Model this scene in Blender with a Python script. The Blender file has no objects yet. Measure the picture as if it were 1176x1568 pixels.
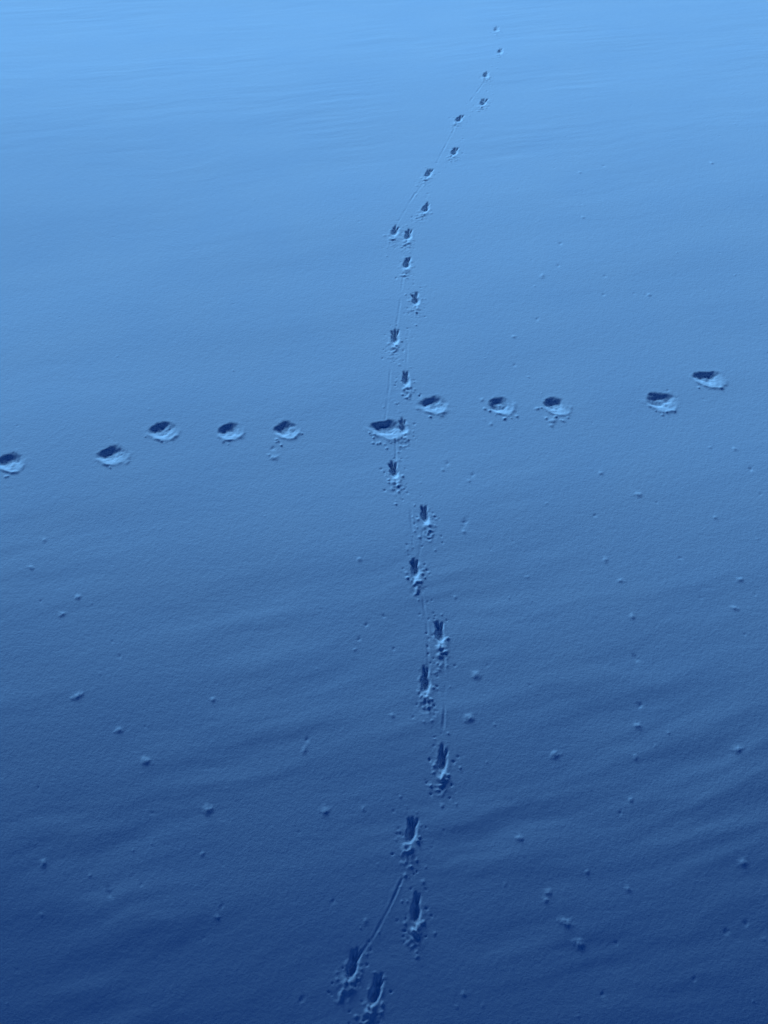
import bpy, math, numpy as np, time
T0=time.time()
rng=np.random.default_rng(7)
D2R=math.pi/180
# ---------------------------------------------------------------- sun / camera constants
SUN_EL=18.0; SUN_AZ=-22.0      # azimuth measured from +Y, negative = to the left
CAM_H=4.6; PITCH=48.0; HALF=20.0

# ---------------------------------------------------------------- base terrain: snow with an added convex curve, shaped so sun incidence darkens the near side
wy=np.array([-400,-2,0,1.8,2.25,2.77,3.38,4.08,4.91,6.48,8.16,9.6,13,20,400])
ww=np.array([.65,.65,.35,-.17,-.08,.07,.25,.44,.61,.79,1.0,1.06,.85,.66,.66])
def incid(y): return 0.012+0.455*np.interp(y,wy,ww)
yy=np.concatenate([np.linspace(-400,-3,400),np.arange(-2.99,21,0.01),np.linspace(21.1,400,500)])
g=np.tan(SUN_EL*D2R-np.arcsin(np.clip(incid(yy),-.2,.6)))
g[(yy<-2)|(yy>20)]=0
k=np.ones(61)/61; gs=g.copy(); m=(yy>-2.9)&(yy<20.9); gs[m]=np.convolve(g[m],k,'same')
zz=np.concatenate([[0],np.cumsum((gs[1:]+gs[:-1])/2*np.diff(yy))])
zz-=np.interp(4.3,yy,zz)
def base(y): return np.interp(y,yy,zz)

F=784/math.tan(HALF*D2R)
def P(px,py):
    """survey helper: photo measurement -> point on the curved snow surface"""
    a=PITCH*D2R+math.atan((py-784)/F)
    lo,hi=0.3,40.0
    for _ in range(50):
        mid=(lo+hi)/2
        if CAM_H-mid*math.tan(a)>float(base(mid)): lo=mid
        else: hi=mid
    y=lo; z=float(base(y))
    depth=y*math.cos(PITCH*D2R)+(CAM_H-z)*math.sin(PITCH*D2R)
    return ((px-588)/F*depth,y)

# ---------------------------------------------------------------- grid
def axis(a,b,f0,f1,lo,hi):
    c=[a]
    while c[-1]<b:
        t=(c[-1]-a)/(b-a); c.append(c[-1]+f0+(f1-f0)*t)
    s=f1; up=[c[-1]]
    while up[-1]<hi: s*=1.16; up.append(up[-1]+s)
    s=f0; dn=[c[0]]
    while dn[-1]>lo: s*=1.16; dn.append(dn[-1]-s)
    return np.array(dn[:0:-1]+c+up[1:])
xs=axis(-2.6,2.6,0.0036,0.0036,-300,300)
ys=axis(1.75,9.6,0.0033,0.0064,-300,300)
X,Y=np.meshgrid(xs,ys); NX,NY=len(xs),len(ys)

def noise(x,y,seed):
    r=np.random.default_rng(seed); G=r.uniform(0,2*np.pi,(256,256)); gx,gy=np.cos(G),np.sin(G)
    xi=np.floor(x).astype(np.int64); yi=np.floor(y).astype(np.int64); fx=x-xi; fy=y-yi
    u=fx*fx*fx*(fx*(fx*6-15)+10); v=fy*fy*fy*(fy*(fy*6-15)+10)
    def d(i,j):
        a=(xi+i)&255; b=(yi+j)&255
        return gx[a,b]*(fx-i)+gy[a,b]*(fy-j)
    return (d(0,0)*(1-u)+d(1,0)*u)*(1-v)+(d(0,1)*(1-u)+d(1,1)*u)*v
def sstep(a,b,t):
    t=np.clip((t-a)/(b-a),0,1); return t*t*(3-2*t)

Z=base(Y)
near=(np.abs(X)<8)&(Y<16)&(Y>-4)
# wind ripples, running up to the right
ang=15*D2R
U=X*math.cos(ang)+Y*math.sin(ang); V=-X*math.sin(ang)+Y*math.cos(ang)
V2=V+0.09*noise(U*0.9,V*0.9,11)+0.045*noise(U*2.3,V*2.3,12)+0.022*noise(U*6,V*6,52)
mskN=1-sstep(2.7,4.6,Y); mskF=sstep(6.0,7.6,Y)
patch=np.clip(0.65+1.7*noise(X*1.3+3,Y*1.9,13),0.12,1.3)
R=noise(U*1.7,V2*6.5,14)*0.0034+noise(U*3.0+9,V2*12,15)*0.0017+noise(U*6+9,V2*24,35)*0.0004
Z+=np.where(near,R*patch*(0.12+0.83*mskN),0)
R2=noise(U*1.4+5,V2*9,16)*0.0013+noise(U*3.0+5,V2*24,17)*0.0007
Z+=np.where(near,R2*(0.10+0.90*mskF)*patch,0)
# broad undulation
Z+=np.where(near,noise(X*0.45+7,Y*0.45,18)*0.02+noise(U*0.9+4,V*2.2,36)*0.003,0)
Z+=np.where(~near,noise(X*0.05,Y*0.05,19)*0.35*sstep(12,50,np.hypot(X,Y)),0)
# crusty grain
Z+=np.where(near,noise(X*26,Y*26,20)*0.00022+noise(X*60,Y*60,21)*0.00026,0)

maskPaw=np.zeros((NY,NX),bool); maskBird=np.zeros((NY,NX),bool)
def window(cx,cy,r):
    i0,i1=np.searchsorted(xs,[cx-r,cx+r]); j0,j1=np.searchsorted(ys,[cy-r,cy+r])
    return slice(j0,j1),slice(i0,i1)

def lump(cx,cy,r,h,el=1.0,th=0.0):
    s=window(cx,cy,r*max(1,el)*2.2+.01); x=X[s]-cx; y=Y[s]-cy
    if x.size==0: return
    c,sn=math.cos(th),math.sin(th); u=(x*c+y*sn)/el; v=-x*sn+y*c
    sd=rng.uniform(0,200)
    rr=np.hypot(u,v)/r*(1+0.6*noise(x/r*0.8+sd,y/r*0.8+sd,22))
    Z[s]+=h*np.exp(-(rr**2.2)*1.2)*(1+.5*noise(x/r*1.7+sd,y/r*1.7+sd,53))

def paw(px,py,sx=1.0,sy=1.0,rot=12,depth=.020,messy=0.0):
    depth*=.70
    cx,cy=P(px,py); a=.062*sx; b=.052*sy; th=rot*D2R
    s=window(cx,cy,.17); x=X[s]-cx; y=Y[s]-cy
    u=x*math.cos(th)+y*math.sin(th); v=-x*math.sin(th)+y*math.cos(th)
    sd=rng.uniform(0,200)
    v2=v+0.22*np.minimum(u,0); bb=b*(1+0.22*np.clip(u/a,-1.2,1.2))
    r=np.hypot(u/a,v2/bb)*(1+0.26*noise(x*17+sd,y*17,23)+0.12*noise(x*50+sd,y*50,24))
    jag=.5*noise(x*34+sd,y*34+9,54)
    fl=sstep(-.95,0.85,(v2/bb)-0.6*(u/a)+jag)          # deepest at the far left, ramping out to the near right
    edge=np.where(v2>0,.36,.28)
    w=1-sstep(edge,1.10,r)
    pit=-depth*w*(0.36+0.64*fl)
    pit+=w*(0.0052*noise(x*36+sd,y*36+3,25)+.0022*noise(x*85+sd,y*85+3,55))
    lip=np.exp(-((r-1.15)/0.18)**2)*(0.0004+0.0024*np.clip(-v2/bb,0,1))*np.clip(0.8+1.3*noise(x*30+sd,y*30,26),0,2)
    Z[s]+=pit+lip
    maskPaw[s]|=r<1.45
    for _ in range(int(1+messy*14)):
        t=rng.normal(-95,30+25*messy)*D2R; q=rng.uniform(.055,.075+.045*messy)
        lump(cx+q*math.cos(t),cy+q*math.sin(t)*1.1,rng.uniform(.004,.008),rng.uniform(.0015,.0035))

for a in [(15,709,1,1,24,.021,.1),(172,698,1.1,.98,26,.021,.0),(248,660,1.08,.98,20,.021,.1),(352,660,.85,.98,28,.021,.2),
          (438,658,.88,.98,28,.021,.4),(592,657,1.25,1.0,2,.025,1.),(664,621,1.1,1,16,.018,.0),(766,623,.85,1.05,30,.021,.5),
          (851,622,.82,1.05,16,.023,.6),(1012,615,1.1,1.08,0,.023,.3),(1085,580,1.05,1,4,.021,.1)]:
    paw(*a)

birds=[(760,46,.38),(766,80,.45),(744,116,.62),(740,157,.75),(703,182,.7),(696,232,.75),(656,266,.7),(652,320,.8),(605,356,.7),
 (625,362,.75),(623,405,.85),(637,461,.85),(605,519,.9),(622,582,.9),(618,655,.7),(604,722,1.),(651,791,1.),(636,873,1.),(674,970,1.1),
 (652,1045,1.1),(678,1165,1.1),(630,1273,1.1),(637,1395,1.1),(540,1480,1.1),(575,1520,1.1)]
bp=[P(b[0],b[1]) for b in birds]
def bird(i):
    cx,cy=bp[i]; q=birds[i][2]; a=bp[max(0,i-3)]; b=bp[min(len(bp)-1,i+3)]
    th=math.atan2(a[1]-b[1],a[0]-b[0])+rng.normal(0,.06)
    c,sn=math.cos(th),math.sin(th)
    s=window(cx,cy,.22); x=X[s]-cx; y=Y[s]-cy
    u=x*c+y*sn; v=-x*sn+y*c; sd=rng.uniform(0,200)
    wv=1+0.22*noise(x*30+sd,y*30,31)+0.14*noise(x*70+sd,y*70,32)
    r=np.hypot((u+.006)/.044,v/.0190)*wv
    w=1-sstep(.30,1.12,r)
    pit=-.023*q*w*(0.2+0.8*sstep(-.055,.015,u))
    toes=[(-.22+rng.normal(0,.05),.060),(.06+rng.normal(0,.06),.066),(math.pi+rng.normal(0,.1),.075)]
    if i%3!=1: toes.append((.34+rng.normal(0,.05),.052))
    for k_,(da,ln) in enumerate(toes):
        ln*=rng.uniform(.8,1.15)
        uu=u*math.cos(da)+v*math.sin(da); vv=-u*math.sin(da)+v*math.cos(da)
        wd=.0058 if k_!=2 else .0045
        gr=np.exp(-((vv)/wd)**2)*sstep(0,.01,uu)*(1-sstep(ln*.6,ln*1.15,uu))
        pit=np.minimum(pit,-(.014 if k_!=2 else .004)*q*gr*np.clip(1.15-uu/ln*.4,0,1.2))
    lip=np.exp(-((r-1.35)/.3)**2)*.0015*q*np.clip(.4+1.6*noise(x*32+sd,y*32,33),0,2)
    fan=np.exp(-((u+.064)/.022)**2-(v/.018)**2)*.0045*q*np.clip(.7+1.7*noise(x*50+sd,y*50,34),0,2)
    fan+=np.exp(-((u+.10)/.03)**2-(v/.022)**2)*.004*q*np.clip(2.2*noise(x*55+sd,y*55+5,56),-.3,2)
    Z[s]+=pit+lip+fan
    maskBird[s]|=(np.hypot((u+.01)/.105,v/.05)<1)
    for _ in range(int(10*q)):
        uu=-rng.gamma(3.0,.030)+.01; vv=rng.normal(0,.020)
        if uu>-.045 and abs(vv)<.026: vv=math.copysign(.028+abs(vv)*.5,vv)
        lump(cx+uu*c-vv*sn,cy+uu*sn+vv*c,rng.uniform(.004,.008),rng.uniform(.001,.003)*q)
    for _ in range(int(8*q)):
        uu=rng.uniform(-.16,.03); vv=rng.choice([-1,1])*rng.uniform(.032,.06)
        lump(cx+uu*c-vv*sn,cy+uu*sn+vv*c,rng.uniform(.003,.006),-rng.uniform(.001,.003)*q)
for i in range(len(birds)): bird(i)

def drag(pts,wd=.0045,dp=.003):
    w=[P(*p) for p in pts]
    for (x0,y0),(x1,y1) in zip(w[:-1],w[1:]):
        j0,j1=np.searchsorted(ys,[min(y0,y1)-.03,max(y0,y1)+.03]); i0,i1=np.searchsorted(xs,[min(x0,x1)-.03,max(x0,x1)+.03])
        s=(slice(j0,j1),slice(i0,i1)); x=X[s]; y=Y[s]
        L=math.hypot(x1-x0,y1-y0); t=((x-x0)*(x1-x0)+(y-y0)*(y1-y0))/L**2
        ok=(t>=0)&(t<1); t=np.clip(t,0,1)
        d=np.hypot(x-x0-t*(x1-x0),y-y0-t*(y1-y0))+.003*noise(x*12,y*12,41)
        jag=np.clip(.5+2.0*noise(x*11,y*11,42),0,1.3)*ok
        Z[s]+=jag*(-dp*np.exp(-(d/wd)**2)+dp*.3*np.exp(-((d-wd*2.1)/wd)**2))
k_=.5
drag([(740,128),(716,160)],dp=.002*k_); drag([(696,196),(668,250)],dp=.002*k_); drag([(636,296),(606,348)],dp=.002*k_)
drag([(650,278),(622,318)],dp=.0018*k_)
drag([(618,418),(612,470),(606,505)],dp=.0018*k_); drag([(632,470),(624,520),(622,570)],dp=.002*k_)
drag([(600,532),(596,590),(590,642)],dp=.0026*k_); drag([(606,668),(606,705)],dp=.0025*k_)
drag([(608,735),(628,775),(634,855)],dp=.0018*k_); drag([(648,812),(640,860)],dp=.0016*k_)
drag([(644,895),(654,960),(656,1028)],dp=.003*k_); drag([(680,1000),(681,1080),(676,1150)],dp=.003*k_)
drag([(655,1060),(668,1150)],dp=.0012*k_)
drag([(616,1345),(596,1390),(572,1434),(548,1466)],wd=.0042,dp=.0014)

L=[(120,915,4.5,1,0,1),(95,941,4.5,1.4,20,1),(119,1067,5,2.0,32,1),(183,1118,5,1.3,20,1),(223,1166,6,1.3,-10,1),(326,1071,4.5,1,0,1),
(318,1240,7,1.3,-5,1),(498,1241,6,1.2,0,1),(466,1148,4,1.6,70,1),(67,1322,6,1.1,0,1),(729,1034,6,1.2,0,1),(719,1099,7,1.2,0,1),
(977,758,4.5,1.5,-15,1),(994,452,3.5,1,0,1),(787,517,3.5,1,0,1),(888,265,3,1,0,1),(830,424,3.5,2,70,1),(927,858,4,1.5,80,1),
(968,945,4.5,1,0,1),(850,1155,6,1.3,0,1),(867,1413,7,1.7,-20,1),(887,1445,7.5,1.3,-8,1),(840,1366,5,1.2,0,1),(836,1378,4.5,1,0,1),
(1137,1322,6,1.3,0,1),(962,1361,4.5,1,0,1),(333,1405,4,1,0,1),(340,1388,3,1.8,70,-1),(550,857,4,1,0,1),(712,800,4,1.8,70,-1),(710,815,3.5,1,0,1),
(685,710,3,1.5,60,-1),(678,720,3,1,0,1),(724,728,3,1.5,60,-1),(718,737,3,1,0,1),(980,1080,4,1.2,60,-1),(977,1112,5,1.2,0,1),(1130,1148,6,1.3,0,1),
(418,686,4,1,0,-1),(420,700,5,1.3,0,1),(412,696,3,1,0,1),(950,890,3.5,1.2,0,1),(796,1283,5,1.2,0,1),(1125,932,4,1.4,0,1),(556,1238,4,1,0,1),(648,1350,4,1,0,1),
(48,870,4,1.2,0,1),(68,828,3.5,1,0,1),(561,956,3,1.4,60,-1),(550,978,3,1.4,60,-1),(543,994,3,1,0,1),(600,1095,3.5,1.4,0,1),(893,334,3,1,0,1),
(858,374,2.8,1.5,70,-1),(855,408,2.5,1.5,70,-1),(1090,250,3.5,1,0,1),(924,255,2.5,1,0,-1),(926,424,2.5,1,0,-1),(924,452,2.5,1,0,-1),
(822,490,2.5,1.6,60,-1),(788,560,2.5,1.6,60,-1),(752,650,3.5,1,0,1),(846,645,5,1.4,0,1),(844,652,4,1,0,1),(738,613,3.5,1,0,1),
(920,725,3.5,1,0,1),(1095,793,3.5,1,0,1),(911,790,3,1,0,-1),(168,1368,4,2,-60,-1),(510,1380,3,1.6,60,-1),(470,1132,3,1.6,70,-1),
(973,1008,3.5,2,-60,-1),(966,1225,4,1,0,1),(1112,1428,4,1.4,60,-1),(1142,1415,4,1.4,60,-1),(943,1444,3.5,1,0,-1),(1063,1500,4,1,0,-1),(923,1523,4,1,0,-1),
(899,1335,4,1,0,1),(950,1245,3,1.5,60,-1),(310,1307,3.5,1,0,1),(1125,687,3.5,1,0,1),(697,914,3,1,0,1),(710,1522,4,1,0,1),(973,1160,4,1,0,1),(463,1530,4,1.5,50,-1),
(1133,888,4,1.3,0,1),(1150,718,4,1.,0,-1),(560,1410,4,1,0,1),(588,943,3,1,0,-1),(603,993,3,1,0,-1)]
for px,py,sp,el,th,sg in L:
    cx,cy=P(px,py); depth=cy*math.cos(PITCH*D2R)+(CAM_H)*math.sin(PITCH*D2R)
    r=sp*depth/F*.9
    lump(cx,cy,r,sg*r*(.20 if sg>0 else .22),el,th*D2R)
for _ in range(420):
    x=rng.uniform(-2.2,2.4); y=rng.uniform(1.8,9.0)
    if x<0.3 and rng.random()<.65: continue
    lump(x,y,rng.uniform(.003,.006),rng.choice([-1,1])*rng.uniform(.0005,.0014),rng.uniform(1,1.8),rng.uniform(0,3))
for i in range(len(bp)-1):
    (ax,ay),(bx,by)=bp[i],bp[i+1]
    for _ in range(12):
        t=rng.random(); lump(ax+(bx-ax)*t+rng.normal(0,.035),ay+(by-ay)*t+rng.normal(0,.03),rng.uniform(.003,.006),rng.choice([-1,1])*rng.uniform(.0008,.0022))

# ---------------------------------------------------------------- meshes
idx=np.arange(NX*NY,dtype=np.int32).reshape(NY,NX)
quads=np.stack([idx[:-1,:-1],idx[:-1,1:],idx[1:,1:],idx[1:,:-1]],-1).reshape(-1,4)
fm=lambda m:(m[:-1,:-1]|m[1:,1:]|m[:-1,1:]|m[1:,:-1]).reshape(-1)
fb=fm(maskBird); fp=fm(maskPaw)&~fb
co=np.stack([X,Y,Z],-1).reshape(-1,3).astype(np.float32)
def make(name,q,mat):
    used=np.zeros(len(co),bool); used[q.reshape(-1)]=True
    mp=np.cumsum(used)-1; v=co[used]; q=mp[q].astype(np.int32)
    me=bpy.data.meshes.new(name)
    me.vertices.add(len(v)); me.vertices.foreach_set('co',v.reshape(-1))
    me.loops.add(q.size); me.loops.foreach_set('vertex_index',q.reshape(-1))
    me.polygons.add(len(q)); me.polygons.foreach_set('loop_start',np.arange(0,q.size,4,dtype=np.int32))
    me.polygons.foreach_set('use_smooth',np.ones(len(q),bool))
    me.update(calc_edges=True); me.materials.append(mat)
    o=bpy.data.objects.new(name,me); bpy.context.scene.collection.objects.link(o); return o

mat=bpy.data.materials.new("snow"); mat.use_nodes=True; nt=mat.node_tree; N=nt.nodes
bs=N["Principled BSDF"]; bs.inputs["Roughness"].default_value=.85
bs.inputs["Specular IOR Level"].default_value=.05
tc=N.new("ShaderNodeTexCoord")
n1=N.new("ShaderNodeTexNoise"); n1.inputs["Scale"].default_value=3.0; n1.inputs["Detail"].default_value=5
nt.links.new(tc.outputs["Object"],n1.inputs["Vector"])
cr=N.new("ShaderNodeValToRGB"); cr.color_ramp.elements[0].position=.3; cr.color_ramp.elements[1].position=.7
cr.color_ramp.elements[0].color=(.80,.86,.92,1); cr.color_ramp.elements[1].color=(.84,.88,.92,1)
nt.links.new(n1.outputs["Fac"],cr.inputs["Fac"]); nt.links.new(cr.outputs["Color"],bs.inputs["Base Color"])
n2=N.new("ShaderNodeTexNoise"); n2.inputs["Scale"].default_value=110; n2.inputs["Detail"].default_value=4; n2.inputs["Roughness"].default_value=.65
nt.links.new(tc.outputs["Object"],n2.inputs["Vector"])
b1=N.new("ShaderNodeBump"); b1.inputs["Strength"].default_value=1.0; b1.inputs["Distance"].default_value=.0009
nt.links.new(n2.outputs["Fac"],b1.inputs["Height"]); nt.links.new(b1.outputs["Normal"],bs.inputs["Normal"])
make("snow_ground",quads[~(fb|fp)],mat)
make("paw_print_trail",quads[fp],mat)
make("bird_track_trail",quads[fb],mat)

# ---------------------------------------------------------------- light
sc=bpy.context.scene
w=bpy.data.worlds.new("World"); sc.world=w; w.use_nodes=True; wn=w.node_tree
bg=wn.nodes["Background"]; sky=wn.nodes.new("ShaderNodeTexSky"); sky.sky_type='NISHITA'; sky.sun_disc=False
sky.sun_elevation=SUN_EL*D2R; sky.sun_rotation=SUN_AZ*D2R
mx=wn.nodes.new("ShaderNodeMix"); mx.data_type='RGBA'; mx.blend_type='MULTIPLY'; mx.inputs[0].default_value=1
mx.inputs[7].default_value=(.0,.205,.96,1)
wn.links.new(sky.outputs[0],mx.inputs[6]); wn.links.new(mx.outputs[2],bg.inputs[0]); bg.inputs[1].default_value=.05
sl=bpy.data.lights.new("sun","SUN"); sl.energy=5; sl.angle=24*D2R; sl.color=(.24,.575,.97)
so=bpy.data.objects.new("sun",sl); sc.collection.objects.link(so)
from mathutils import Vector
e,a=SUN_EL*D2R,SUN_AZ*D2R
Ld=Vector((math.sin(a)*math.cos(e),math.cos(a)*math.cos(e),math.sin(e)))
so.rotation_euler=Ld.to_track_quat('Z','Y').to_euler(); so.location=Ld*30
cam=bpy.data.cameras.new("camera"); co_=bpy.data.objects.new("camera",cam); sc.collection.objects.link(co_)
co_.location=(0,0,CAM_H); co_.rotation_euler=((90-PITCH)*D2R,0,0)
cam.sensor_fit='VERTICAL'; cam.sensor_height=24; cam.lens=12/math.tan(HALF*D2R); cam.clip_end=2000; cam.clip_start=.05
sc.camera=co_
sc.view_settings.view_transform='Standard'; sc.view_settings.look='None'; sc.view_settings.exposure=0
print("build time",time.time()-T0)
